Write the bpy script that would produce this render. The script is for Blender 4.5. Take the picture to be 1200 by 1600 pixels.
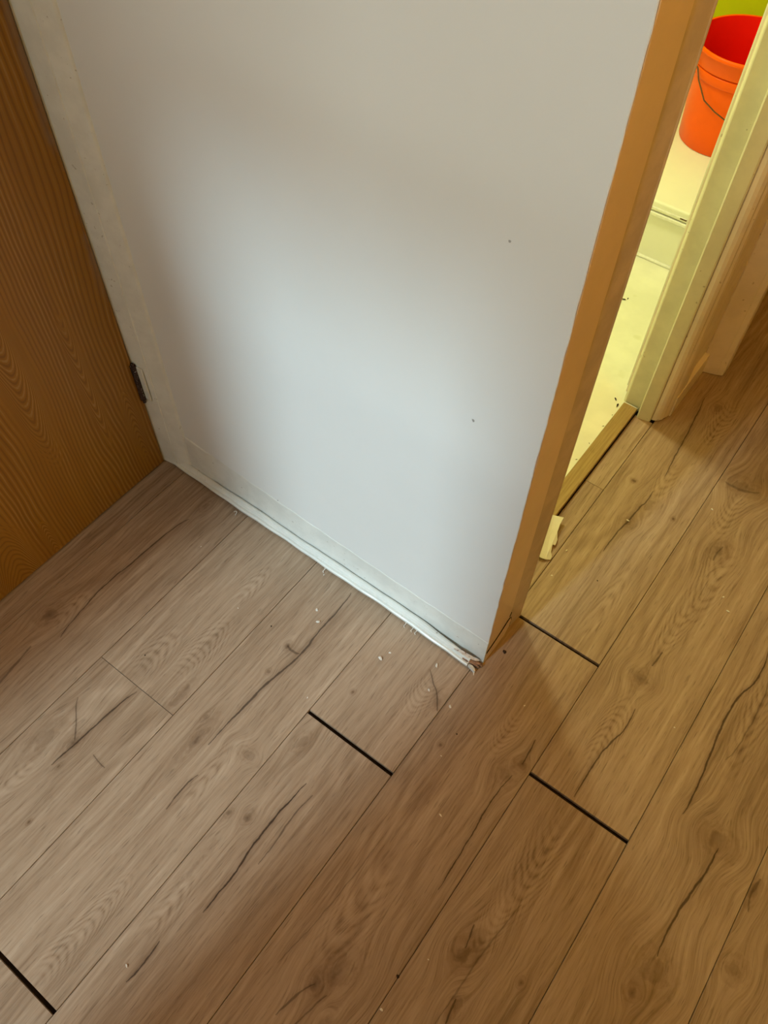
import bpy, bmesh, math, random
from mathutils import Matrix, Vector
random.seed(7)
PI = math.pi
for o in list(bpy.data.objects): bpy.data.objects.remove(o)
scene = bpy.context.scene
C = scene.collection

# ------------------------------------------------------------------ camera
R = ((0.7996645585, -0.4975851980, 0.3360737486),
     (0.6003320212, 0.6515955959, -0.4637074980),
     (0.0117498127, 0.5725662845, 0.8197742322))
CAM = (0.23553, -0.74477, 1.42717)
cd = bpy.data.cameras.new('camera'); cam = bpy.data.objects.new('camera', cd); C.objects.link(cam)
M = Matrix(R).to_4x4(); M.translation = Vector(CAM); cam.matrix_world = M
cd.sensor_fit = 'HORIZONTAL'; cd.sensor_width = 36.0; cd.lens = 1261.147 * 36.0 / 1200.0
cd.clip_start = 0.02; cd.clip_end = 200
scene.camera = cam

# ------------------------------------------------------------------ light
scene.view_settings.view_transform = 'Standard'
scene.view_settings.look = 'None'
scene.view_settings.gamma = 1.0
scene.view_settings.use_curve_mapping = False
scene.view_settings.exposure = 0.0

w = bpy.data.worlds.new('sky'); scene.world = w; w.use_nodes = True
bg = w.node_tree.nodes['Background']; bg.inputs[0].default_value = (0.80, 0.94, 1.0, 1); bg.inputs[1].default_value = 2.4

def lamp(name, kind, loc, energy, col, **kw):
    l = bpy.data.lights.new(name, kind); l.energy = energy; l.color = col
    for k, v in kw.items(): setattr(l, k, v)
    o = bpy.data.objects.new(name, l); C.objects.link(o); o.location = loc
    return o
# daylight through an invented tall opening behind the viewer that shapes the beam
sun = lamp('daylight', 'SUN', (-1.2, -5, 3), 2.60, (0.66, 0.90, 1.0), angle=math.radians(7))
sun.rotation_euler = Vector((0.145, 1.0, -0.840)).to_track_quat('-Z', 'Y').to_euler()
# added area light for the white wall, through an invented opening behind the viewer
nw = lamp('added_wall_fill', 'AREA', (0.40, -4.95, 1.45), 54, (0.90, 1.0, 0.86), shape='RECTANGLE', size=1.0, size_y=0.9)
nw.rotation_euler = (PI / 2, 0, 0)
lamp('hall_wall_light', 'POINT', (0.80, 0.08, 2.28), 19.5, (1.0, 0.49, 0.02), shadow_soft_size=0.15)
lamp('bathroom_light', 'POINT', (-0.92, 0.78, 1.5), 41, (1.0, 0.98, 0.56), shadow_soft_size=0.10)

# ------------------------------------------------------------------ node helpers
class NT:
    def __init__(s, name, rough=0.5, spec=0.4):
        s.m = bpy.data.materials.new(name); s.m.use_nodes = True
        s.t = s.m.node_tree; s.n = s.t.nodes; s.b = s.n['Principled BSDF']
        s.b.inputs['Roughness'].default_value = rough
        s.b.inputs['Specular IOR Level'].default_value = spec
    def put(s, sock, v):
        if v is None: return
        if isinstance(v, bpy.types.NodeSocket): s.t.links.new(v, sock)
        else: sock.default_value = v
    def node(s, typ, **kw):
        n = s.n.new(typ)
        for k, v in kw.items(): setattr(n, k, v)
        return n
    def m_(s, op, a, b=None, c=None, clamp=False):
        n = s.node('ShaderNodeMath', operation=op, use_clamp=clamp)
        s.put(n.inputs[0], a); s.put(n.inputs[1], b); s.put(n.inputs[2], c)
        return n.outputs[0]
    def add(s, a, b): return s.m_('ADD', a, b)
    def sub(s, a, b): return s.m_('SUBTRACT', a, b)
    def mul(s, a, b): return s.m_('MULTIPLY', a, b)
    def xyz(s):
        tc = s.node('ShaderNodeTexCoord'); sp = s.node('ShaderNodeSeparateXYZ')
        s.t.links.new(tc.outputs['Object'], sp.inputs[0]); return sp.outputs
    def vec(s, x, y, z=0.0):
        n = s.node('ShaderNodeCombineXYZ')
        s.put(n.inputs[0], x); s.put(n.inputs[1], y); s.put(n.inputs[2], z); return n.outputs[0]
    def noise(s, v, scale=1.0, detail=2.0, rough=0.5, dist=0.0):
        n = s.node('ShaderNodeTexNoise'); s.put(n.inputs['Vector'], v)
        n.inputs['Scale'].default_value = scale; n.inputs['Detail'].default_value = detail
        n.inputs['Roughness'].default_value = rough; n.inputs['Distortion'].default_value = dist
        return n.outputs['Fac']
    def rng(s, v, a, b, c=0.0, d=1.0, smooth=True):
        n = s.node('ShaderNodeMapRange', interpolation_type='SMOOTHSTEP' if smooth else 'LINEAR')
        s.put(n.inputs[0], v)
        for i, q in enumerate((a, b, c, d)): s.put(n.inputs[1 + i], q)
        return n.outputs[0]
    def ramp(s, v, stops):
        n = s.node('ShaderNodeValToRGB'); s.put(n.inputs[0], v); e = n.color_ramp.elements
        while len(e) < len(stops): e.new(0.5)
        for q, (p, c) in zip(e, stops): q.position = p; q.color = (*c, 1)
        return n.outputs[0]
    def mix(s, f, a, b, typ='MIX'):
        n = s.node('ShaderNodeMix', data_type='RGBA', blend_type=typ)
        s.put(n.inputs[0], f)
        s.put(n.inputs[6], (*a, 1) if isinstance(a, tuple) else a)
        s.put(n.inputs[7], (*b, 1) if isinstance(b, tuple) else b)
        return n.outputs[2]
    def bump(s, h, strength, dist):
        n = s.node('ShaderNodeBump'); s.put(n.inputs['Height'], h)
        n.inputs['Strength'].default_value = strength; n.inputs['Distance'].default_value = dist
        s.t.links.new(n.outputs[0], s.b.inputs['Normal'])
    def color(s, c): s.put(s.b.inputs['Base Color'], (*c, 1) if isinstance(c, tuple) else c)

def paint(name, col, rough=0.5, var=0.06, scale=9, bump=0.15, spots=None, spec=0.35):
    q = NT(name, rough, spec); tc = q.node('ShaderNodeTexCoord').outputs['Object']
    n = q.noise(tc, scale, 4, 0.6)
    dark = tuple(c * (1 - var * 2) for c in col)
    c = q.mix(q.rng(n, 0.35, 0.65), dark, col)
    if spots:
        k = q.noise(tc, spots[0], 2, 0.5)
        c = q.mix(q.mul(q.rng(k, spots[1], spots[1] + 0.04), spots[3]), c, spots[2])
    q.color(c)
    q.bump(q.add(q.noise(tc, 30, 3), q.mul(q.noise(tc, 220, 2), 0.3)), bump, 0.002)
    return q.m

# ------------------------------------------------------------------ floor oak
PAL = [(0.0, (0.10, 0.058, 0.032)), (0.32, (0.275, 0.182, 0.116)), (0.55, (0.39, 0.274, 0.186)),
       (0.78, (0.485, 0.36, 0.258)), (1.0, (0.63, 0.50, 0.38))]
def wood_plank_material(name, loc, cracks=(), knots=(), rings=(), tone=0.0, seed=0.0):
    """loc = world position of the plank origin; features come in floor coordinates"""
    q = NT(name, 0.45, 0.22)
    x, y, _ = q.xyz()
    lx, ly = loc[0], loc[1]
    sx = q.add(x, seed * 3.17); sy = q.add(y, seed * 5.71)
    warp = q.sub(q.noise(q.vec(q.mul(sx, 9), q.mul(sy, 2.6)), 1, 3, 0.55), 0.5)
    xs = q.add(x, q.mul(warp, 0.022))
    kd = []
    wob = q.mul(q.sub(q.noise(q.vec(q.mul(sx, 75), q.mul(sy, 48)), 1, 3, 0.6), 0.5), 1.7)
    for (kx, ky, rx, ry, s) in knots:
        dx = q.sub(x, kx - lx); dy = q.sub(y, ky - ly)
        d = q.m_('SQRT', q.add(q.m_('POWER', q.m_('ABSOLUTE', q.mul(dx, 1 / rx)), 2), q.m_('POWER', q.m_('ABSOLUTE', q.mul(dy, 1 / ry)), 2)))
        xs = q.sub(xs, q.mul(dx, q.rng(d, 0.0, 3.6, 0.75, 0.0)))
        kd.append((q.add(d, wob), s))
    xq = q.add(xs, seed * 3.17)
    fine = q.noise(q.vec(q.mul(xq, 210), q.mul(sy, 9)), 1, 4, 0.68)
    pore = q.noise(q.vec(q.mul(xq, 360), q.mul(sy, 24)), 1, 2, 0.6)
    med = q.noise(q.vec(q.mul(xq, 62), q.mul(sy, 2.6)), 1, 3, 0.55)
    big = q.noise(q.vec(q.mul(xq, 11), q.mul(sy, 1.5)), 1, 2, 0.5)
    f = q.add(0.5 + tone, q.mul(q.sub(fine, 0.5), 0.78))
    f = q.add(f, q.mul(q.sub(med, 0.5), 0.60))
    f = q.add(f, q.mul(q.sub(big, 0.5), 0.40))
    # loose contour grain
    cn = q.noise(q.vec(q.mul(xq, 7.5), q.mul(sy, 1.25)), 1, 1.5, 0.45)
    ct = q.m_('SINE', q.mul(cn, 95))
    cmask = q.rng(q.noise(q.vec(q.mul(sx, 6), q.mul(sy, 2.1), 4.0), 1, 1), 0.46, 0.62)
    f = q.add(f, q.mul(q.mul(ct, cmask), q.mul(fine, 0.14)))
    for (gx, gy, rx, ry, sg, n) in rings:
        dx = q.mul(q.sub(x, gx - lx), 1 / rx); dy = q.mul(q.sub(y, gy - ly), 1 / ry)
        e = q.m_('SQRT', q.add(q.mul(dx, dx), q.mul(dy, dy)))
        u = q.add(q.mul(dy, sg), q.mul(q.mul(dx, dx), 1.5))
        u = q.add(u, q.add(q.mul(warp, 1.3), q.mul(wob, 0.11)))
        sn = q.m_('SINE', q.add(q.mul(u, n * 2 * PI), q.mul(big, 5.0)))
        sn = q.sub(q.m_('POWER', q.m_('ABSOLUTE', q.add(q.mul(sn, 0.5), 0.5)), 0.6), 0.6)
        f = q.add(f, q.mul(q.mul(sn, q.mul(q.rng(e, 0.3, 1.15, 1.0, 0.0), q.rng(fine, 0.25, 0.7, 1.25, 0.35))), 0.27))
    for d, s in kd:
        rs = q.m_('SINE', q.add(q.mul(d, 9.0), q.mul(warp, 14)))
        f = q.add(f, q.mul(q.mul(rs, q.rng(d, 0.3, 2.4, 1.0, 0.0)), 0.05))
    col = q.ramp(f, PAL)
    pm = q.rng(pore, 0.57, 0.72)
    col = q.mix(q.mul(pm, 0.42), col, (0.10, 0.062, 0.038))
    lm = q.rng(q.noise(q.vec(q.mul(xq, 300), q.mul(sy, 9), 9.0), 1, 2), 0.62, 0.78)
    col = q.mix(q.mul(lm, 0.30), col, (0.50, 0.40, 0.30))
    for d, s in kd:
        col = q.mix(q.mul(q.rng(d, 0.2, 2.1, 1.0, 0.0), 0.52 * s), col, (0.14, 0.068, 0.028))
        col = q.mix(q.mul(q.rng(d, -0.25, 0.85, 1.0, 0.0), 0.85 * s), col, (0.06, 0.027, 0.011))
    jit = q.mul(q.sub(q.noise(q.vec(q.mul(sx, 60), q.mul(sy, 34)), 1, 3, 0.6), 0.5), 0.006)
    for (pts, wd, s) in cracks:
        P = [(a - lx, b - ly) for a, b in pts]
        along = 1 if abs(P[0][1] - P[-1][1]) >= abs(P[0][0] - P[-1][0]) else 0
        P.sort(key=lambda t: t[along])
        t0, t1 = P[0][along], P[-1][along]
        oth = [t[1 - along] for t in P]; o0, o1 = min(oth) - 0.004, max(oth) + 0.004
        t = q.mul(q.sub(y if along else x, t0), 1 / (t1 - t0))
        fc = q.node('ShaderNodeFloatCurve'); cv = fc.mapping.curves[0]
        cp = [((p[along] - t0) / (t1 - t0), (p[1 - along] - o0) / (o1 - o0)) for p in P]
        cv.points[0].location = cp[0]; cv.points[1].location = cp[-1]
        for a in cp[1:-1]: cv.points.new(*a)
        fc.mapping.update(); q.put(fc.inputs['Value'], t)
        xc = q.add(q.mul(fc.outputs[0], o1 - o0), o0)
        dist = q.m_('ABSOLUTE', q.add(q.sub(x if along else y, xc), jit))
        env = q.mul(q.mul(t, q.sub(1.0, t)), 4.0)
        env = q.m_('POWER', q.m_('MAXIMUM', env, 0.0), 0.4)
        ins = q.mul(q.m_('GREATER_THAN', t, 0.0), q.m_('LESS_THAN', t, 1.0))
        wv = q.add(q.mul(env, q.mul(q.add(0.35, q.noise(q.vec(q.mul(sx, 12), q.mul(sy, 45), 2.0), 1, 1)), wd)), 1e-5)
        v = q.m_('DIVIDE', dist, wv)
        halo = q.m_('DIVIDE', dist, q.mul(wv, 5.0))
        col = q.mix(q.mul(q.mul(q.rng(halo, 0.0, 1.0, 1.0, 0.0), ins), 0.32 * s), col, (0.12, 0.065, 0.034))
        col = q.mix(q.mul(q.mul(q.rng(v, 0.35, 1.0, 1.0, 0.0), ins), 0.9 * s), col, (0.035, 0.018, 0.010))
    q.color(col)
    q.bump(q.add(fine, q.mul(pore, 0.6)), 0.10, 0.0006)
    q.put(q.b.inputs['Roughness'], q.rng(fine, 0.2, 0.8, 0.36, 0.50))
    return q.m

# oak veneer of the door leaf: grain runs upwards
def door_oak():
    q = NT('golden_oak_veneer', 0.42, 0.25)
    _, y, z = q.xyz()
    warp = q.sub(q.noise(q.vec(q.mul(y, 7), q.mul(z, 2.0)), 1, 3, 0.5), 0.5)
    broad = q.noise(q.vec(q.mul(y, 4.2), q.mul(z, 0.9)), 1, 1.5, 0.4)
    lines = q.m_('SINE', q.add(q.add(q.mul(y, 2 * PI / 0.0088), q.mul(broad, 70)), q.mul(warp, 30)))
    knots = []
    arcs = [(-0.515, 0.05, 0.055, 0.13, 1, 9), (-0.345, 0.45, 0.040, 0.22, -1, 9), (-0.165, 0.16, 0.022, 0.10, 1, 6), (-0.429, 0.06, 0.016, 0.05, 1, 4), (-0.23, 0.33, 0.02, 0.16, -1, 5), (-0.62, 0.55, 0.07, 0.3, 1, 8)]
    f = q.add(0.42, q.mul(q.sub(q.noise(q.vec(q.mul(q.add(y, q.mul(warp, .01)), 28), q.mul(z, 1.3)), 1, 3), 0.5), 0.55))
    amask = None
    g = lines
    for (a, b, ra, rb, sg, n) in arcs:
        dy = q.mul(q.sub(y, a), 1 / ra); dz = q.mul(q.sub(z, b), 1 / rb)
        e = q.m_('SQRT', q.add(q.mul(dy, dy), q.mul(dz, dz)))
        mk = q.rng(e, 0.7, 1.25, 1.0, 0.0)
        u = q.add(q.add(q.mul(dz, sg), q.mul(q.mul(dy, dy), 1.4)), q.mul(warp, 1.5))
        sn = q.m_('SINE', q.mul(u, n * 2 * PI))
        g = q.add(q.mul(g, q.sub(1.0, mk)), q.mul(sn, mk))
    for (a, b, ra, rb) in knots:
        dy = q.mul(q.sub(y, a), 1 / ra); dz = q.mul(q.sub(z, b), 1 / rb)
        e = q.m_('SQRT', q.add(q.mul(dy, dy), q.mul(dz, dz)))
        mk = q.rng(e, 1.4, 2.6, 1.0, 0.0)
        g = q.add(q.mul(g, q.sub(1.0, mk)), q.mul(q.m_('SINE', q.add(q.mul(e, 10), q.mul(warp, 8))), mk))
    col = q.ramp(f, [(0, (0.22, 0.088, 0.008)), (0.5, (0.34, 0.155, 0.014)), (1, (0.44, 0.225, 0.026))])
    brk = q.mul(q.rng(q.noise(q.vec(q.mul(y, 300), q.mul(z, 14)), 1, 3), 0.3, 0.6, 0.35, 1.0), q.rng(q.noise(q.vec(q.mul(y, 22), q.mul(z, 2.2), 5.0), 1, 2), 0.36, 0.60, 0.15, 1.2))
    col = q.mix(q.mul(q.mul(q.rng(g, 0.45, 0.95), brk), 0.42), col, (0.46, 0.27, 0.085))
    col = q.mix(q.mul(q.rng(g, -0.3, -0.95), 0.35), col, (0.105, 0.042, 0.007))
    # grey rub marks where the leaf scrapes along the hinge edge
    rub = q.mul(q.rng(y, -0.150, -0.130), q.rng(z, 0.42, 0.60))
    rub = q.mul(rub, q.rng(q.noise(q.vec(q.mul(y, 40), q.mul(z, 12)), 1, 3), 0.40, 0.62))
    col = q.mix(q.mul(rub, 0.55), col, (0.24, 0.19, 0.16))
    q.color(col); q.bump(g, 0.12, 0.0006)
    return q.m

MAT = {}
MAT['wall'] = paint('white_wall_paint', (0.80, 0.79, 0.77), 0.42, 0.012, 3, 0.14, spec=0.4)
MAT['gloss'] = paint('white_gloss_paint', (0.80, 0.79, 0.74), 0.28, 0.05, 18, 0.12, (120, 0.70, (0.30, 0.24, 0.17), 0.5))
MAT['cream'] = paint('yellowed_cream_paint', (0.82, 0.65, 0.56), 0.35, 0.03, 10, 0.10)
MAT['frame'] = paint('grubby_cream_frame_paint', (0.72, 0.66, 0.50), 0.33, 0.05, 14, 0.15, (60, 0.72, (0.25, 0.19, 0.10), 0.6))
MAT['frame_edge'] = paint('worn_pinkish_frame_paint', (0.64, 0.52, 0.46), 0.4, 0.08, 20, 0.25)
MAT['casing'] = paint('aged_pinkish_casing_paint', (0.84, 0.73, 0.64), 0.38, 0.05, 14, 0.2, (70, 0.70, (0.3, 0.2, 0.12), 0.5))
MAT['door'] = door_oak()
MAT['rust'] = paint('rusty_dark_steel', (0.055, 0.028, 0.022), 0.6, 0.3, 160, 0.5, (260, 0.66, (0.55, 0.48, 0.42), 0.8))
MAT['sub'] = paint('dark_subfloor', (0.022, 0.010, 0.007), 0.8, 0.3, 80, 0.2, (300, 0.72, (0.3, 0.2, 0.13), 0.8))
MAT['bathfloor'] = paint('pale_lemon_floor_paint', (0.86, 0.84, 0.70), 0.45, 0.05, 7, 0.12, (11, 0.66, (0.62, 0.60, 0.36), 0.35))
MAT['tray'] = paint('glossy_cream_acrylic', (0.85, 0.84, 0.74), 0.22, 0.015, 6, 0.02)
MAT['green'] = paint('lime_green_wall_paint', (0.42, 0.44, 0.001), 0.6, 0.03, 4, 0.1, spec=0.1)
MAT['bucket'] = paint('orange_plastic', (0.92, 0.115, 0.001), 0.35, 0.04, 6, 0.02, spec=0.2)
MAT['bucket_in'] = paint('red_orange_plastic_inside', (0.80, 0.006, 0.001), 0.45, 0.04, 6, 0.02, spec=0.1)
MAT['wire'] = paint('brown_wire', (0.13, 0.07, 0.02), 0.45, 0.2, 60, 0.1)
MAT['splinter'] = paint('raw_splintered_wood', (0.42, 0.24, 0.15), 0.8, 0.25, 90, 0.8)
MAT['flap'] = paint('torn_paint_skin', (0.72, 0.64, 0.58), 0.6, 0.12, 120, 0.6, (150, 0.58, (0.30, 0.17, 0.12), 0.8))
MAT['crumb'] = paint('plaster_white', (0.82, 0.76, 0.68), 0.8, 0.1, 200, 0.3)
MAT['chip'] = paint('grey_chip', (0.42, 0.40, 0.38), 0.8, 0.1, 200, 0.3)
MAT['dirt'] = paint('dark_dirt', (0.05, 0.03, 0.018), 0.9, 0.3, 300, 0.3)
MAT['offcut'] = paint('cream_vinyl', (0.74, 0.70, 0.56), 0.4, 0.03, 40, 0.05)
MAT['plain'] = paint('warm_ochre_wall', (0.56, 0.41, 0.15), 0.6, 0.03, 4, 0.1)  # ochre invented for the unseen walls, to warm the bounced light
MAT['ceil'] = paint('ceiling_white', (0.80, 0.78, 0.74), 0.7, 0.02, 4, 0.1)
MAT['silicone'] = paint('white_silicone', (0.86, 0.85, 0.78), 0.35, 0.05, 60, 0.1)

def strip_oak(name, loc, a, b, seed):
    """plain-sawn oak trim, grain along y"""
    q = NT(name, 0.4, 0.4); x, y, z = q.xyz()
    n = q.noise(q.vec(q.mul(q.add(x, seed), 260), q.mul(y, 9), q.mul(z, 100)), 1, 4, 0.6)
    p = q.noise(q.vec(q.mul(q.add(x, seed), 90), q.mul(y, 30), 3), 1, 3)
    c = q.mix(q.rng(n, 0.3, 0.7), a, b); c = q.mix(q.mul(q.rng(p, 0.55, 0.75), 0.25), c, tuple(v * 0.5 for v in a))
    q.color(c); q.bump(n, 0.12, 0.0006); return q.m
MAT['threshold'] = strip_oak('oak_threshold_varnish', None, (0.30, 0.185, 0.065), (0.42, 0.28, 0.11), 0.3)

# ------------------------------------------------------------------ mesh helpers
def link(name, bm, mat, parent=None, smooth=False, loc=(0, 0, 0)):
    bmesh.ops.recalc_face_normals(bm, faces=bm.faces)
    me = bpy.data.meshes.new(name); bm.to_mesh(me); bm.free()
    if smooth:
        for p in me.polygons: p.use_smooth = True
    o = bpy.data.objects.new(name, me); C.objects.link(o)
    if mat is not None: me.materials.append(mat)
    o.location = loc
    if parent: o.parent = parent
    return o
def tag(o, label=None, cat=None, group=None, kind=None):
    if label: o['label'] = label
    if cat: o['category'] = cat
    if group: o['group'] = group
    if kind: o['kind'] = kind
    return o
def empty(name, loc=(0, 0, 0)):
    o = bpy.data.objects.new(name, None); C.objects.link(o); o.location = loc; o.empty_display_size = 0.05; return o
def box(bm, x0, x1, y0, y1, z0, z1, bevel=0.0, seg=2):
    g = bmesh.ops.create_cube(bm, size=1.0)
    vs = g['verts']
    for v in vs:
        v.co = Vector((x0 + (v.co.x + .5) * (x1 - x0), y0 + (v.co.y + .5) * (y1 - y0), z0 + (v.co.z + .5) * (z1 - z0)))
    if bevel:
        es = {e for v in vs for e in v.link_edges}
        bmesh.ops.bevel(bm, geom=list(es), offset=bevel, segments=seg, profile=0.5, affect='EDGES')
    return bm
def B(*a, **k): return box(bmesh.new(), *a, **k)
def prism(pts, z0, z1, bm=None):
    """plan outline extruded upwards"""
    bm = bm or bmesh.new()
    lo = [bm.verts.new((x, y, z0)) for x, y in pts]; hi = [bm.verts.new((x, y, z1)) for x, y in pts]
    n = len(pts)
    bm.faces.new(lo[::-1]); bm.faces.new(hi)
    for i in range(n): bm.faces.new((lo[i], lo[(i + 1) % n], hi[(i + 1) % n], hi[i]))
    return bm
def arc(cx, cy, r, a0, a1, n=6):
    return [(cx + r * math.cos(a0 + (a1 - a0) * i / n), cy + r * math.sin(a0 + (a1 - a0) * i / n)) for i in range(n + 1)]
def sweep(sections, cap=True, bm=None):
    """loft between equal-length closed sections of 3D points"""
    bm = bm or bmesh.new()
    rows = [[bm.verts.new(p) for p in s] for s in sections]
    n = len(rows[0])
    for a, b in zip(rows, rows[1:]):
        for i in range(n): bm.faces.new((a[i], a[(i + 1) % n], b[(i + 1) % n], b[i]))
    if cap: bm.faces.new(rows[0][::-1]); bm.faces.new(rows[-1])
    return bm
def tube(pts, r, n=8):
    pts = [Vector(p) for p in pts]; secs = []
    for i, p in enumerate(pts):
        d = (pts[min(i + 1, len(pts) - 1)] - pts[max(i - 1, 0)]).normalized()
        u = d.cross(Vector((0, 0, 1)))
        if u.length < 1e-3: u = d.cross(Vector((1, 0, 0)))
        u.normalize(); v = d.cross(u)
        secs.append([p + r * (math.cos(2 * PI * k / n) * u + math.sin(2 * PI * k / n) * v) for k in range(n)])
    return sweep(secs)
def lathe(profile, n=64):
    bm = bmesh.new()
    rows = [[bm.verts.new((r * math.cos(2 * PI * k / n), r * math.sin(2 * PI * k / n), z)) for k in range(n)] for r, z in profile]
    for a, b in zip(rows, rows[1:]):
        for i in range(n): bm.faces.new((a[i], a[(i + 1) % n], b[(i + 1) % n], b[i]))
    return bm, rows

# ------------------------------------------------------------------ the setting: floor
W = 0.192
floor = link('floor', B(-1.6, 1.2, -1.85, 3.0, -0.06, -0.0105), MAT['sub'])
tag(floor, 'oak effect laminate plank floor with dark open end joints', 'floor', kind='structure')
FEAT = {
 ('DE', 0): dict(
   c=[([(-.111,-.481),(-.114,-.524),(-.116,-.554),(-.116,-.606),(-.111,-.661),(-.110,-.703),(-.111,-.738)], .0028, 1),
      ([(-.136,-.807),(-.134,-.849),(-.136,-.878)], .0022, .9), ([(-.088,-.49),(-.093,-.546),(-.089,-.589),(-.089,-.631)], .0022, .6)],
   k=[(-.153,-.586,.010,.012,.7), (-.184,-.60,.007,.009,.6), (-.17,-.70,.008,.05,.35), (-.165,-.43,.012,.02,.35)],
   r=[(-.16,-.76,.03,.07,1,3)], tone=.0),
 ('CD', 1): dict(
   c=[([(-.283,-.136),(-.279,-.18),(-.280,-.239),(-.277,-.297),(-.285,-.361),(-.290,-.404),(-.291,-.447),(-.294,-.495),(-.294,-.536)], .0032, .85),
      ([(-.271,-.584),(-.276,-.611),(-.273,-.660)], .0018, .8), ([(-.308,-.302),(-.292,-.305),(-.279,-.302)], .0045, .6)],
   k=[(-.308,-.302,.007,.010,.8), (-.318,-.54,.010,.040,.6), (-.225,-.506,.020,.010,.30), (-.302,-.365,.006,.006,.6), (-.335,-.50,.006,.010,.5)],
   r=[(-.244,-.835,.035,.085,1,5), (-.247,-.91,.035,.05,1,3), (-.255,-.56,.028,.10,1,3)], tone=.04),
 ('BC', 0): dict(
   c=[([(-.470,-.542),(-.478,-.581),(-.481,-.622),(-.485,-.674),(-.489,-.728)], .0026, .9),
      ([(-.549,-.615),(-.535,-.632),(-.522,-.643),(-.508,-.655),(-.491,-.674)], .0034, .55), ([(-.445,-.671),(-.41,-.676)], .002, .6)],
   k=[(-.477,-.722,.004,.007,.9), (-.443,-.814,.003,.006,.9), (-.489,-.68,.012,.02,.45), (-.535,-.70,.02,.04,.3)],
   r=[(-.52,-.80,.03,.06,-1,3)], tone=.02),
 ('BC', 1): dict(c=[], k=[(-.40,-.50,.012,.035,.4)], r=[(-.434,-.40,.045,.085,1,5), (-.452,-.24,.03,.06,1,3), (-.50,-.46,.04,.07,1,3)], tone=.0),
 ('AB', 0): dict(c=[([(-.669,-.204),(-.681,-.263),(-.685,-.348),(-.689,-.422),(-.682,-.492),(-.670,-.555)], .0024, .8),
      ([(-.70,-.60),(-.69,-.66),(-.68,-.72)], .004, .5)],
   k=[(-.725,-.535,.018,.024,.6), (-.665,-.16,.01,.014,.4)], r=[(-.70,-.50,.03,.06,1,3)], tone=-.02),
 ('DE', 1): dict(c=[([(-.060,-.176),(-.040,-.195),(-.027,-.204),(-.010,-.226),(-.004,-.236)], .0032, .6)],
   k=[(-.012,-.222,.012,.018,.35), (-.15,-.30,.004,.005,.7)], r=[(-.045,-.235,.035,.05,-1,4)], tone=.02),
 ('EF', 0): dict(c=[([(.170,-.252),(.164,-.328),(.168,-.394),(.170,-.454),(.171,-.484)], .0018, .9), ([(.169,-.172),(.171,-.20),(.173,-.225)], .0026, .8),
      ([(.095,-.706),(.084,-.730),(.074,-.773)], .0030, .6), ([(.120,-.706),(.110,-.74),(.10,-.79)], .0022, .5), ([(.05,-.47),(.045,-.60),(.03,-.72)], .0016, .4)],
   k=[(.173,-.225,.010,.010,.8), (.038,-.284,.005,.005,.8), (.115,-.672,.026,.032,.55), (.095,-.706,.010,.012,.6), (.16,-.255,.02,.02,.4), (.14,-.73,.008,.012,.5)],
   r=[(.121,-.20,.03,.055,-1,4), (.085,-.60,.05,.12,-1,4)], tone=-.02),
 ('FG', 0): dict(c=[([(.245,-.49),(.249,-.508),(.252,-.528)], .0018, .8), ([(.279,-.592),(.284,-.629)], .0030, .8), ([(.29,-.42),(.276,-.55),(.272,-.66)], .0020, .45)],
   k=[(.254,-.536,.018,.022,.65), (.347,-.514,.006,.007,.8), (.262,-.50,.02,.03,.3), (.285,-.60,.012,.02,.35)],
   r=[(.275,-.37,.050,.11,-1,5), (.268,-.475,.030,.06,-1,4)], tone=-.07),
 ('FG', 1): dict(c=[([(.276,.125),(.275,.105),(.274,.086)], .0030, .7), ([(.286,-.010),(.289,-.049),(.283,-.085),(.275,-.137),(.275,-.220)], .0024, .85),
      ([(.205,.590),(.225,.588),(.248,.591),(.279,.607)], .0055, .4), ([(.272,.425),(.268,.395),(.27,.38)], .003, .5)],
   k=[(.269,.050,.020,.018,.50), (.268,.407,.020,.028,.50), (.243,.60,.035,.025,.35)],
   r=[(.270,-.070,.04,.10,1,5), (.272,.18,.035,.10,-1,4), (.285,.32,.05,.14,-1,5), (.25,.50,.04,.08,-1,4)], tone=.0),
 ('GH', 0): dict(c=[([(.439,.252),(.445,.195),(.430,.124),(.428,.072),(.430,.029),(.434,-.017),(.439,-.086),(.439,-.133)], .0032, .9),
      ([(.510,-.147),(.508,-.198),(.501,-.248),(.497,-.292),(.496,-.339),(.499,-.356)], .0030, .9), ([(.46,.22),(.47,.10),(.46,.0)], .0022, .5)],
   k=[(.504,-.135,.030,.022,.45), (.489,-.424,.010,.012,.8), (.503,-.378,.030,.030,.40)],
   r=[(.47,.10,.04,.14,-1,4)], tone=-.03),
 ('HI', 0): dict(c=[([(.585,-.15),(.582,-.177),(.588,-.21)], .0035, .5)], k=[(.582,-.177,.010,.020,.6), (.60,-.30,.02,.02,.4)], r=[], tone=-.06),
 ('EF', 1): dict(c=[([(.088,.468),(.090,.43),(.086,.416),(.081,.350),(.077,.322),(.075,.260)], .0026, .8), ([(.063,.80),(.077,.682),(.084,.595),(.092,.521)], .0026, .8)],
   k=[(.041,.468,.007,.006,.8), (.098,.425,.018,.030,.35), (.157,.426,.005,.006,.9), (.101,.788,.014,.018,.5), (.083,.36,.012,.012,.4)],
   r=[(.125,.74,.04,.09,-1,5), (.10,.50,.03,.07,-1,3), (.14,.16,.03,.12,1,3)], tone=-.01),
}
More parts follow.
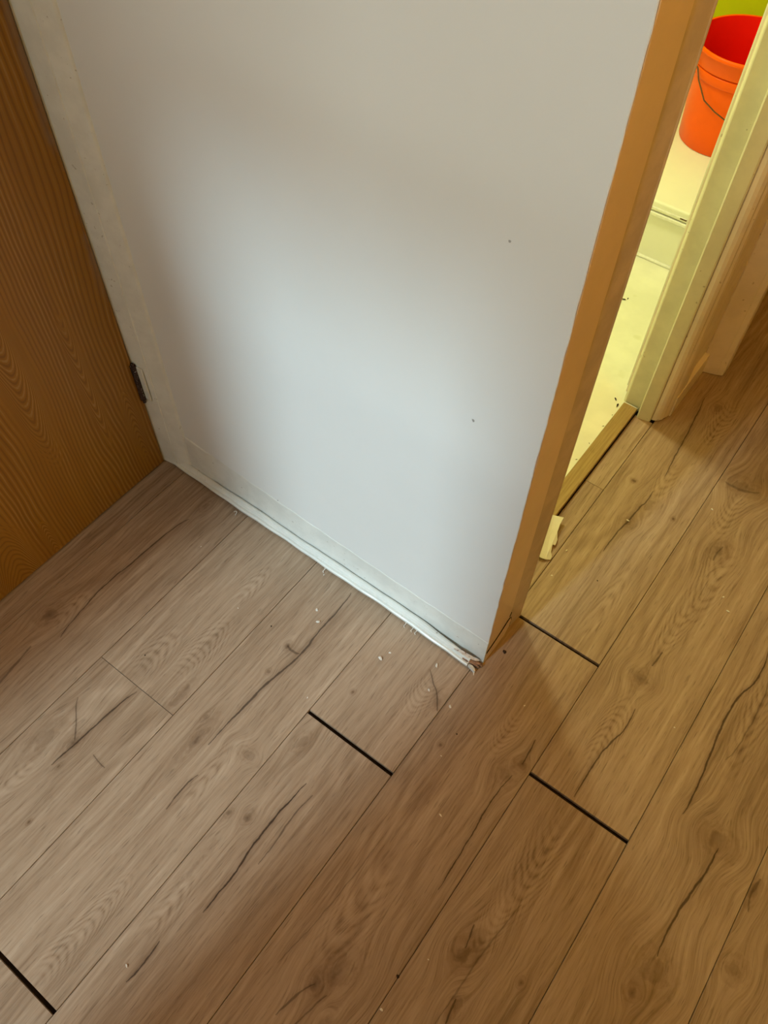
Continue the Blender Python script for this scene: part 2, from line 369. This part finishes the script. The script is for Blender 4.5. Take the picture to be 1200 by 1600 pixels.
def plank(row, idx, x0, x1, y0, y1, seed, mat=None):
    loc = ((x0 + x1) / 2, y0, 0.0)
    g = 0.00045
    bm = bmesh.new()
    h = (x1 - x0) / 2 - g; L = y1 - y0; c = 0.0008
    # body with eased top edges
    prof = [(-h, -0.009), (h, -0.009), (h, -c), (h - c, 0.0), (-h + c, 0.0), (-h, -c)]
    sweep([[Vector((a, 0.0, b)) for a, b in prof], [Vector((a, L, b)) for a, b in prof]], bm=bm)
    if mat is None:
        d = FEAT.get((row, idx), {})
        mat = wood_plank_material('oak_laminate_' + row.lower() + '_%d' % idx, loc, d.get('c', ()), d.get('k', ()), d.get('r', ()), d.get('tone', random.uniform(-.05, .04)), seed)
    return link('plank', bm, mat, floor, loc=loc)
rows = {  # left seam index, end joints (position along y, gap width)
 'YZ': (-5, [(-.62, .0008)]), 'AB': (-4, [(-1.40, .0008)]), 'BC': (-3, [(-.5345, .0010)]), 'CD': (-2, [(-.9695, .0075)]), 'DE': (-1, [(-.3788, .0078)]),
 'EF': (0, [(.0247, .0070)]), 'FG': (1, [(-.2307, .0080)]), 'GH': (2, [(-.75, .0008)]), 'HI': (3, [(-1.1, .0008), (.18, .0008)]), 'IJ': (4, [(-.4, .0008)]), 'JK': (5, [(-.9, .0008)])}
seed = 1.0
for r, (k, joints) in rows.items():
    x0, x1 = k * W, (k + 1) * W
    far = 3.0 if k >= 0 else -0.100
    cuts = [(-1.80, 0)] + joints + [(far, 0)]
    n0 = 1 if FEAT.get((r, 0)) is None and FEAT.get((r, 1)) is not None else 0
    for i in range(len(cuts) - 1):
        a = cuts[i][0] + cuts[i][1] / 2; b = cuts[i + 1][0] - cuts[i + 1][1] / 2
        idx = i
        if r in ('AB', 'GH') and i == 1: idx = 0
        elif r in ('AB', 'GH'): idx = 5
        if r == 'HI': idx = 0 if i == 1 else 5 + i
        if b - a > 1.5: b2 = [(a, a + 1.285), (a + 1.2858, b)] if r not in ('AB', 'GH') or i == 1 else [(a, b)]
        else: b2 = [(a, b)]
        if i == 0 and b - a > 1.5: b2 = [(a, b - 1.2858), (b - 1.285, b)]
        for j, (s, e) in enumerate(b2):
            use = idx
            if len(b2) == 2: use = idx if ((i == 0 and j == 1) or (i > 0 and j == 0)) else 7
            seed += 1.37
            plank(r, use, x0, x1, s, e, seed)
# narrow cut planks in front of the bathroom threshold
plank('narrow', 0, -0.0455, 0.0, 0.034, 0.4035, 3.3)
plank('narrow', 1, -0.0455, 0.0, 0.4045, 0.648, 8.1)

# ------------------------------------------------------------------ white wall with skirting and bead
YF = -0.104
def jag(z): return 0.0116 + 0.0006 * math.sin(z * 61 + math.sin(z * 23) * 2) * math.sin(z * 17) + random.uniform(-.0004, .0004)
bm = bmesh.new()
zs = [0.012 + i * 0.0125 for i in range(110)] + [1.5, 2.0, 2.45]
secs = []
for z in zs:
    xe = jag(z)
    secs.append([Vector((-0.86, YF, z)), Vector((-0.4, YF, z)), Vector((xe - .0012, YF, z)), Vector((xe, YF + .0006, z)), Vector((xe - .0006, YF + .0022, z)), Vector((-0.86, YF + .006, z))])
sweep(secs, bm=bm)
wall_front = link('wall_front', bm, MAT['wall'])
tag(wall_front, 'white painted wall with chipped corner edge beside the bathroom doorway', 'wall', kind='structure')
link('wall_core', B(-0.95, -0.02, YF + .005, -0.012, 0, 2.45), MAT['wall'], wall_front)
link('wall_core', B(-1.66, -0.95, YF + .005, -0.012, 0, 2.45), MAT['wall'], wall_front)

for (x, z, r) in ((-.077, .910, .0022), (-.087, .628, .0028), (-.494, .105, .0020), (-.30, .062, .0016)):
    bm = bmesh.new(); bmesh.ops.create_icosphere(bm, subdivisions=1, radius=r)
    for v in bm.verts: v.co = Vector((v.co.x * random.uniform(.6, 1.1) + x, v.co.y * .15 + YF, v.co.z * random.uniform(.7, 1.3) + z))
    link('paint_chip', bm, MAT['chip'], wall_front)
base = empty('baseboard_front', (-0.37, YF, 0))
tag(base, 'low white skirting with a broken half round bead along the white wall', 'skirting', kind='structure')
# flush skirting board, a hair proud of the wall, its top line sinking to the right
bm = bmesh.new(); secs = []
N = 40
for i in range(N + 1):
    t = i / N; x = -0.752 + t * (0.0125 + 0.752)
    zt = 0.118 + (0.086 - 0.118) * (1 - (1 - t) ** 1.6) + 0.0012 * math.sin(i * 1.7)
    p = 0.0022 if t < 0.1 else (0.0005 if t < 0.3 else 0.0008)
    s = [(YF + .004, 0.0), (YF - p - .001, 0.0), (YF - p, zt - 0.003), (YF - p * .5, zt - .0008), (YF + .0003, zt), (YF + .004, zt)]
    secs.append([Vector((x, a, b)) - base.location for a, b in s])
sweep(secs, bm=bm); link('skirting_board', bm, MAT['gloss'], base)
# the half round bead, wavy, coming loose towards the corner
fy = [(-.832, -.1190), (-.78, -.1225), (-.70, -.1240), (-.555, -.1245), (-.378, -.1245), (-.21, -.126), (-.10, -.1275), (-.053, -.1285), (-.004, -.131)]
by = [(-.832, -.1065), (-.70, -.1072), (-.378, -.1076), (-.21, -.1080), (-.12, -.1086), (-.085, -.1110), (-.04, -.1145), (-.004, -.1175)]
def lerp(tab, x):
    for (a, b), (c, d) in zip(tab, tab[1:]):
        if x <= c: return b + (d - b) * max(0, (x - a)) / (c - a)
    return tab[-1][1]
bm = bmesh.new(); secs = []
N = 90
for i in range(N + 1):
    t = i / N; x = -0.832 + t * (0.828 - 0.004)
    f = lerp(fy, x); b = lerp(by, x); h = 0.0165 + 0.0012 * math.sin(x * 31) + 0.0006 * math.sin(x * 90)
    f += 0.0009 * math.sin(x * 24) + 0.0005 * math.sin(x * 77); dp = b - f
    lift = 0.0056 + 0.001 * math.sin(x * 19)
    s = [(b, lift), (f, lift), (f - .0004, lift + h * .34), (f + dp * .12, lift + h * .46), (f + dp * .36, lift + h * .44), (f + dp * .44, lift + h * .78),
         (f + dp * .58, lift + h * .97), (f + dp * .80, lift + h * 1.04), (b, lift + h * .95)]
    secs.append([Vector((x, a, c)) - base.location for a, c in s])
sweep(secs, bm=bm); bead = link('half_round_bead', bm, MAT['gloss'], base)
# torn end of the bead: front shell of paint, raw wood core, hanging slivers
def sliver(name, pts, wd, th, mat, par):
    """little tapered strip along 3D points"""
    secs = []
    pts = [Vector(p) - base.location for p in pts]
    for i, p in enumerate(pts):
        k = max(0.12, math.sin(PI * (0.15 + 0.75 * i / (len(pts) - 1))))
        a = wd * k / 2; b = th / 2
        secs.append([p + Vector((0, -a * .7, -b)), p + Vector((0, a * .7, -b)), p + Vector((.0008, a, b)), p + Vector((-.0006, -a, b * 1.3))])
    return link(name, sweep(secs), mat, par)
sliver('bead_shell', [(-.006, -.1285, .008), (.0, -.1290, .008), (.006, -.1300, .006), (.010, -.1315, .003)], .006, .010, MAT['gloss'], bead)
sliver('paint_flap', [(-.045, -.121, .0195), (-.03, -.120, .0225), (-.014, -.119, .0215), (.0, -.115, .018), (.006, -.111, .014)], .008, .0016, MAT['flap'], bead)
sliver('wood_splinter', [(-.022, -.125, .012), (-.012, -.124, .013), (.0, -.121, .010), (.0115, -.1205, .006)], .006, .007, MAT['splinter'], bead)
sliver('wood_splinter', [(-.008, -.120, .010), (.002, -.118, .012), (.011, -.115, .009), (.015, -.1145, .004)], .005, .006, MAT['splinter'], bead)
sliver('wood_splinter', [(.0, -.116, .006), (.008, -.113, .007), (.0125, -.110, .006)], .004, .005, MAT['splinter'], bead)
sliver('hanging_fibre', [(.006, -.1305, .005), (.0095, -.133, .0035), (.0115, -.1365, .0012)], .0022, .0018, MAT['crumb'], bead)
for x in (-.155, -.138, -.129, -.36):
    sliver('hanging_fibre', [(x, -.1245, .006), (x + .002, -.128, .004), (x + .0005, -.1325, .0014), (x + .0035, -.135, .0010)], .0016, .0012, MAT['crumb'], bead)

# ------------------------------------------------------------------ oak door on the left with its frame post and hinge
door = link('door_1', B(-0.863 + .823, 0.0, -0.83, 0.0, 0.0, 2.03, bevel=0.0015, seg=1), None, loc=(-0.823, -0.1275, 0.005))
door.data.materials.append(MAT['door'])
tag(door, 'golden oak veneered flush door in the left corner', 'door', kind='structure')
# grain is laid out in floor coordinates, so shift the leaf's texture origin by moving the mesh back
door.data.transform(Matrix.Translation((-0.823, -0.1275, 0.005))); door.location = (0, 0, 0)
hinge = link('hinge', tube([(-.8195, -.1285, z) for z in (.209, .2285)], .0058, 12), MAT['rust'], door, smooth=False)
tag(hinge, 'rusty dark butt hinge')
for z0, z1, r in ((.2290, .2475, .0056), (.248, .2665, .0060), (.267, .2855, .0056), (.286, .3035, .0059)):
    link('hinge_knuckle', tube([(-.8195, -.1285, z0), (-.8195, -.1285, z1)], r, 12), MAT['rust'], hinge)
link('hinge_pin', tube([(-.8195, -.1285, z) for z in (.200, .308)], .0034, 8), MAT['rust'], hinge)
link('hinge_leaf', B(-.8150, -.8000, -.1255, -.1225, .212, .300, bevel=.0006), MAT['gloss'], hinge)

post = link('trim_1', prism([(-.90, -.100), (-.90, -.1255), (-.8255, -.1255), (-.8245, -.1240), (-.7890, -.1190), (-.7880, -.1172), (-.7850, -.1168), (-.7840, -.1172), (-.7560, -.1085), (-.7535, -.1062), (-.7520, -.1035), (-.7520, -.100)], 0.003, 2.08), MAT['gloss'])
tag(post, 'white painted stepped door post between oak door and white wall', 'door frame', kind='structure')
link('frame_head', B(-.90, -.815, -1.02, -.1255, 2.038, 2.09, bevel=.002), MAT['gloss'], post)
link('frame_post', B(-.90, -.815, -1.02, -.960, 0.003, 2.038, bevel=.002), MAT['gloss'], post)

wl = link('wall_left', B(-.98, -.83, -1.90, -1.02, 0, 2.45), MAT['plain'])
tag(wl, 'plain ochre wall beside the oak door', 'wall', kind='structure')
link('wall_lintel', B(-.98, -.83, -1.02, -.104, 2.09, 2.45), MAT['plain'], wl)
link('wall_backing', B(-1.1, -.95, -1.02, -.104, 0, 2.09), MAT['plain'], wl)

# ------------------------------------------------------------------ near jamb of the bathroom doorway (end of the white wall)
nj = link('trim_2', prism([(-.06, -.1015), (.0112, -.1015), (.0118, -.1005), (.0118, -.024), (.0105, -.0205), (-.06, -.0205)], 0.0, 2.40), MAT['cream'])
tag(nj, 'near door jamb at the chipped wall corner, tan painted casing', 'door frame', kind='structure')
q = [(-.060, -.020), (.0090, -.020), (.0096, -.016), (.0150, .022)] + arc(.0105, .0255, .0056, -.45, PI / 2, 6) + [(-.060, .031)]
link('jamb_moulding', prism(q, 0.0, 2.40), MAT['frame_edge'], nj)
link('jamb_lining', B(-.10, -.060, -.0985, .031, 0.0, 2.40), MAT['frame'], nj)
# return of the skirting on the jamb: low block with a rounded far end
bm = bmesh.new()
prof = [(-.1005, .0), (-.030, .0), (-.016, .018), (-.0155, .045), (-.018, .055), (-.024, .062), (-.031, .061), (-.060, .047), (-.1005, .036)]
a = [bm.verts.new((.0115, y, z)) for y, z in prof]; b = [bm.verts.new((.0131, y + (.001 if y < -.09 else -.0006), z * .985)) for y, z in prof]
bm.faces.new(a[::-1]); bm.faces.new(b)
for i in range(len(prof)): bm.faces.new((a[i], a[(i + 1) % len(prof)], b[(i + 1) % len(prof)], b[i]))
link('skirting_return', bm, MAT['cream'], nj)
link('joint_crack', tube([Vector((.0126, y, z + .0006)) for y, z in ((-.1005, .0365), (-.080, .0415), (-.060, .0475), (-.045, .0545), (-.031, .0615), (-.024, .0625), (-.018, .0555), (-.0155, .045), (-.0160, .030), (-.0160, .018))], .0010, 6), MAT['dirt'], nj)
link('joint_crack', tube([Vector((.0120, -.026, .071)), Vector((.0120, -.0245, .078)), Vector((.0120, -.0225, .083))], .0009, 6), MAT['dirt'], nj)

# ------------------------------------------------------------------ far jamb, architrave, next casing
fj = empty('trim_3', (-.04, .66, 0))
tag(fj, 'far door jamb of the bathroom doorway with stop and rounded architrave', 'door frame', kind='structure')
def pz(name, pts, z0, z1, mat, par, smooth=False):
    L = par.location; return link(name, prism([(x - L.x, y - L.y) for x, y in pts], z0 - L.z, z1 - L.z), mat, par)
pz('door_stop', [(-.0890, .685), (-.0880, .6705), (-.0830, .664), (-.0805, .6625), (-.038, .6615), (-.038, .72), (-.0890, .72)], .0, 2.06, MAT['frame'], fj)
pz('jamb_lining', [(-.0405, .645), (-.0395, .6425), (-.0370, .6410), (-.0110, .6475), (-.0085, .6495), (-.008, .72), (-.0405, .72)], .0, 2.06, MAT['frame'], fj)
pz('architrave', [(-.0085, .655), (-.0065, .6530), (.001, .6555), (.0075, .6610), (.0125, .6690), (.0140, .6760), (.0175, .6830), (.0195, .6930), (.0195, .745), (-.0085, .745)], .004, 2.12, MAT['casing'], fj)
wr = link('wall_right', B(-.098, .010, .70, .90, 0, 2.45), MAT['casing'])
tag(wr, 'short strip of painted wall between the bathroom doorway and next casing', 'wall', kind='structure')
link('wall_lintel', B(-.098, .010, .031, .70, 2.10, 2.45), MAT['plain'], wr)
link('wall_run', B(-.098, .040, .955, 3.0, 0, 2.45), MAT['plain'], wr)
br = link('baseboard_right', sweep([[Vector((x, y, z)) for x, z in ((.009, 0), (.0225, 0), (.0222, .058), (.0212, .061), (.009, .062))] for y in (.694, .882)]), MAT['casing'])
tag(br, 'low painted skirting between the two door casings', 'skirting', kind='structure')
nc = link('trim_4', prism([(.009, .875), (.0125, .8735), (.054, .8860), (.0555, .8875), (.0575, .8885), (.0665, .8930), (.0680, .8960), (.0680, .93), (.060, .96), (.009, .96)], .002, 2.12), MAT['casing'])
tag(nc, 'second painted door casing further along the hallway wall', 'door frame', kind='structure')

th = link('trim_5', B(-.0178, .0178, 0, .625, 0.0, .0118, bevel=.0016), MAT['threshold'], loc=(-.0650, .032, 0))
th.rotation_euler = (0, 0, 0)
tag(th, 'narrow oak threshold strip in the bathroom doorway', 'threshold', kind='structure')
link('painted_end', B(-.0178, .0178, .6252, .6275, .0005, .0112), MAT['gloss'], th)

# ------------------------------------------------------------------ bathroom
bf = link('bathroom_floor', B(-1.6, -.0835, -.01, 1.9, -.012, .004), MAT['bathfloor'])
tag(bf, 'pale lemon painted bathroom floor behind the threshold', 'floor', kind='structure')
bw = link('wall_bathroom', B(-1.6, -.098, 1.78, 1.88, 0, 2.45), MAT['green'])
tag(bw, 'lime green bathroom wall behind the bucket', 'wall', kind='structure')
link('wall_side', B(-1.7, -1.6, -.012, 1.88, 0, 2.45), MAT['green'], bw)
link('wall_inner', B(-.105, -.098, .72, 1.78, 0, 2.45), MAT['tray'], bw)
tr = empty('shower_tray', (-.7, 1.185, 0))
tag(tr, 'cream raised shower tray with upright front panel carrying the orange bucket', 'shower tray')
def loc(bm, par):
    bmesh.ops.translate(bm, vec=-par.location, verts=bm.verts); return bm
TZ = .178
link('tray_top', loc(B(-1.595, -.106, 1.181, 1.779, TZ - .03, TZ, bevel=.006, seg=3), tr), MAT['tray'], tr)
link('front_panel', loc(B(-1.595, -.106, 1.189, 1.205, .006, TZ - .031, bevel=.002), tr), MAT['tray'], tr)
link('panel_lip', loc(B(-1.595, -.106, 1.1785, 1.1890, TZ - .0420, TZ - .0310, bevel=.003, seg=3), tr), MAT['silicone'], tr)
link('lip_bead', loc(B(-.80, -.214, 1.1790, 1.1842, TZ - .0225, TZ - .0165, bevel=.0015), tr), MAT['silicone'], tr)
link('lip_slot_shade', loc(B(-.232, -.2135, 1.1780, 1.1842, TZ - .0215, TZ - .0175, bevel=.0010), tr), MAT['wire'], tr)  # dark bar standing for the shading at the lip slot's end
link('tray_body', loc(B(-1.595, -.106, 1.206, 1.779, .006, TZ - .031), tr), MAT['tray'], tr)
link('floor_seal', loc(B(-1.595, -.106, 1.180, 1.190, .004, .011, bevel=.003), tr), MAT['silicone'], tr)

# ------------------------------------------------------------------ bucket
bk = empty('bucket', (-.30, 1.564, TZ))
tag(bk, 'orange plastic bucket with wire handle standing on the shower tray', 'bucket')
def lath(name, prof, mat, closed_bottom=False, flip=False):
    bm, rows = lathe(prof)
    if closed_bottom: bm.faces.new(rows[0][::-1])
    return link(name, bm, mat, bk, smooth=True)
o = lath('bucket_body', [(.104, .0), (.109, .0005), (.1112, .003), (.1150, .06), (.1195, .12), (.1250, .186)], MAT['bucket'], True)
lath('bucket_collar', [(.1250, .184), (.1320, .1845), (.1335, .187), (.1355, .207), (.1350, .209), (.1290, .2095)], MAT['bucket'])
lath('bucket_rim', [(.1285, .209), (.1370, .2135), (.1385, .216), (.1415, .248), (.1450, .250), (.1460, .2535), (.1450, .2590), (.1420, .2610), (.1390, .2590)], MAT['bucket'])
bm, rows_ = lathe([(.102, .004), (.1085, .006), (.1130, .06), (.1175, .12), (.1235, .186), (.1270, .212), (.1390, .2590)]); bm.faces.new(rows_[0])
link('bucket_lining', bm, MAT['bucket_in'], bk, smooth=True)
pr = Vector((.974, .226)); fw = Vector((-.226, .974))
def bp(th, z, r):
    v = r * (-math.cos(th) * pr - math.sin(th) * fw); return Vector((v.x, v.y, z))
path = [bp(.40, .222, .146), bp(.675, .208, .141), bp(.80, .185, .140), bp(1.05, .147, .136), bp(1.32, .130, .133), bp(1.6, .114, .131), bp(1.72, .106, .131), bp(2.1, .100, .131), bp(2.4, .106, .132), bp(2.7, .125, .135), bp(2.95, .16, .139), bp(3.2, .20, .143), bp(3.5, .222, .146)]
link('wire_handle', tube(path, .0018, 8), MAT['wire'], bk, smooth=True)
for t in (.40, 3.5):
    link('handle_ear', tube([bp(t, .225, .135), bp(t, .225, .150)], .009, 12), MAT['bucket'], bk)
link('rim_clip', tube([bp(1.58, .238, .1405), bp(1.68, .234, .1415)], .0035, 8), MAT['wire'], bk)

# ------------------------------------------------------------------ loose things on the floor
ZC = .0
pts = [(-.063, .264), (-.045, .273), (-.026, .280), (-.024, .262), (-.019, .242), (-.010, .228), (-.007, .215), (-.012, .212), (-.010, .206), (-.006, .196), (.001, .188), (.002, .180), (-.006, .173), (-.016, .168), (-.022, .169), (-.026, .175), (-.036, .195), (-.049, .219), (-.056, .24)]
pts = [(x - .004, y - .006) for x, y in pts]
bm = bmesh.new()
def oz(x, y): return .0125 + .010 * max(0, (y - .19) / .08) * .35 - (0.0 if x < -.03 else min(.0105, (x + .03) * .38))
lo = [bm.verts.new((x, y, oz(x, y) - .0012)) for x, y in pts]; hi = [bm.verts.new((x, y, oz(x, y) + .0006)) for x, y in pts]
bm.faces.new(lo[::-1]); bm.faces.new(hi)
for i in range(len(pts)): bm.faces.new((lo[i], lo[(i + 1) % len(pts)], hi[(i + 1) % len(pts)], hi[i]))
bmesh.ops.translate(bm, vec=Vector((.03, -.22, 0)), verts=bm.verts)
of = link('vinyl_offcut', bm, MAT['offcut'], loc=(-.03, .22, 0))
tag(of, 'torn cream vinyl offcut lying over the threshold edge by the near jamb', 'offcut')

def crumb_mesh(name, r, seed):
    rd = random.Random(seed); bm = bmesh.new(); bmesh.ops.create_icosphere(bm, subdivisions=1, radius=r)
    for v in bm.verts:
        v.co *= rd.uniform(.55, 1.25); v.co.z *= .55; v.co.x *= 1.3
    m = min(v.co.z for v in bm.verts)
    for v in bm.verts: v.co.z -= m
    return bm
CR = [(-.294, -.227, .0045), (-.313, -.208, .004), (-.353, -.1375, .002), (-.150, -.216, .005), (-.142, -.195, .003), (-.055, -.163, .0045), (-.039, -.212, .0032),
      (.011, -.214, .004), (.107, -.385, .003), (.215, -.575, .0016), (.197, -.672, .0032), (.081, .362, .0034), (.213, .50, .003), (.321, .311, .003), (.342, .285, .0036),
      (.014, .215, .0028), (.019, .144, .0028), (-.152, -.862, .0028), (.12, -.13, .002), (.05, -.30, .0018), (-.21, -.36, .0018), (.36, .0, .0018), (-.44, -.30, .0015), (-.60, -.24, .0016)]
protos = [None] * 3
for i, (x, y, r) in enumerate(CR):
    k = i % 3
    if protos[k] is None:
        o = link('plaster_crumb', crumb_mesh('c', 1.0, 20 + k), MAT['crumb']); protos[k] = o
    else:
        o = protos[k].copy(); C.objects.link(o)
    o.location = (x, y, 0); o.scale = (r * .8, r * .7, r * .7); o.rotation_euler = (0, 0, random.uniform(0, 6))
    if y > .1 and x < .05: lab, grp = 'tiny white plaster crumb on the floor beside the cream offcut', 'plaster crumbs by the bathroom threshold'
    elif y > .1: lab, grp = 'tiny white plaster crumb on the hallway planks in front of the bathroom doorway', 'plaster crumbs in front of the bathroom doorway'
    elif y > -.25 and x < .02: lab, grp = 'small white plaster crumb on the floor along the broken skirting bead', 'plaster crumbs along the skirting bead'
    else: lab, grp = 'tiny white plaster speck on the open floor away from the walls', 'plaster specks on the open floor'
    tag(o, lab, 'crumb', grp)
cl = link('plaster_curl', tube([Vector((.004 * math.cos(a), .006 * math.sin(a) + .002 * a, .002 + .0008 * math.sin(a * 2))) for a in [i * .35 for i in range(11)]], .0011, 6), MAT['crumb'], loc=(-.601, -.139, 0))
tag(cl, 'thin white paint curl on the floor beside the skirting bead', 'paint curl')
DK = [(.191, -.622, .0030), (.033, -.060, .0042), (-.361, -.290, .0018), (-.512, -.482, .0016), (.05, -.25, .0016), (.10, .19, .0016)]
pd = None
for (x, y, r) in DK:
    if pd is None: pd = o = link('dirt_speck', crumb_mesh('c', 1.0, 51), MAT['dirt'])
    else: o = pd.copy(); C.objects.link(o)
    o.location = (x, y, 0); o.scale = (r * .8, r, r * .5)
    tag(o, 'small dark dirt speck lying on the laminate floor', 'dirt speck', 'dirt specks on the laminate floor')
BD = [(-.256, .994, .007), (-.248, 1.004, .004), (-.089, .440, .0026), (-.088, .566, .0026), (-.089, .50, .002), (-.0875, .61, .002), (-.092, .645, .006), (-.105, .66, .005)]
pb = None
for (x, y, r) in BD:
    if pb is None: pb = o = link('paint_flake', crumb_mesh('c', 1.0, 77), MAT['dirt'])
    else: o = pb.copy(); C.objects.link(o)
    o.location = (x, y, .004); o.scale = (r, r * .5, r * .3); o.rotation_euler = (0, 0, random.uniform(0, 3))
    tag(o, 'dark flake of dirt on the lemon bathroom floor', 'dirt flake', 'dirt flakes on the bathroom floor')

# ------------------------------------------------------------------ the rest of the hallway, behind and beside the viewer
YB = -1.80
wb = link('wall_back', B(-.83, -.81, YB - .10, YB, 0, 2.45), MAT['plain'])
tag(wb, 'unseen hallway wall behind the viewer with added openings that shape the daylight', 'wall', kind='structure')
link('wall_lintel', B(-.81, -.26, YB - .10, YB, 2.27, 2.45), MAT['plain'], wb)  # invented opening, cropped by lintel and sill to shape the sun patch
link('added_sill', B(-.81, -.26, YB - .10, YB, 0, .30), MAT['plain'], wb)
link('added_wall_pier', B(-.26, -.21, YB - .10, YB, 0, 2.45), MAT['plain'], wb)  # added pier between the two invented openings
link('added_sill', B(-.21, 1.24, YB - .10, YB, 0, 1.0), MAT['plain'], wb)  # invented second opening; its sill keeps the area light off the floor
link('wall_lintel', B(-.21, 1.24, YB - .10, YB, 2.2, 2.45), MAT['plain'], wb)
link('added_room_wall', B(-.26, -.21, -5.1, YB - .10, 0, 2.45), MAT['plain'], wb)  # added unseen room that keeps the sun out of the second opening
link('added_room_wall', B(-.26, 1.24, -5.1, -5.0, 0, 2.45), MAT['plain'], wb)
link('added_room_floor', B(-.26, 1.24, -5.1, YB - .10, -.06, 0.0), MAT['plain'], wb)
hw = link('wall_hall', B(1.14, 1.24, -5.1, 3.0, 0, 2.45), MAT['plain'])
tag(hw, 'plain ochre wall on the far side of the hallway', 'wall', kind='structure')
he = link('wall_end', B(-.1, 1.24, 3.0, 3.1, 0, 2.45), MAT['plain'])
tag(he, 'plain ochre wall closing the hallway', 'wall', kind='structure')
ce = link('ceiling', B(-1.7, 1.24, -1.9, 3.1, 2.45, 2.5), MAT['ceil'])
link('sun_block_ceiling', B(-.26, 1.24, -5.1, -1.9, 2.45, 2.5), MAT['ceil'], ce)  # added roof blocking the sun at the second opening
tag(ce, 'plain white ceiling', 'ceiling', kind='structure')
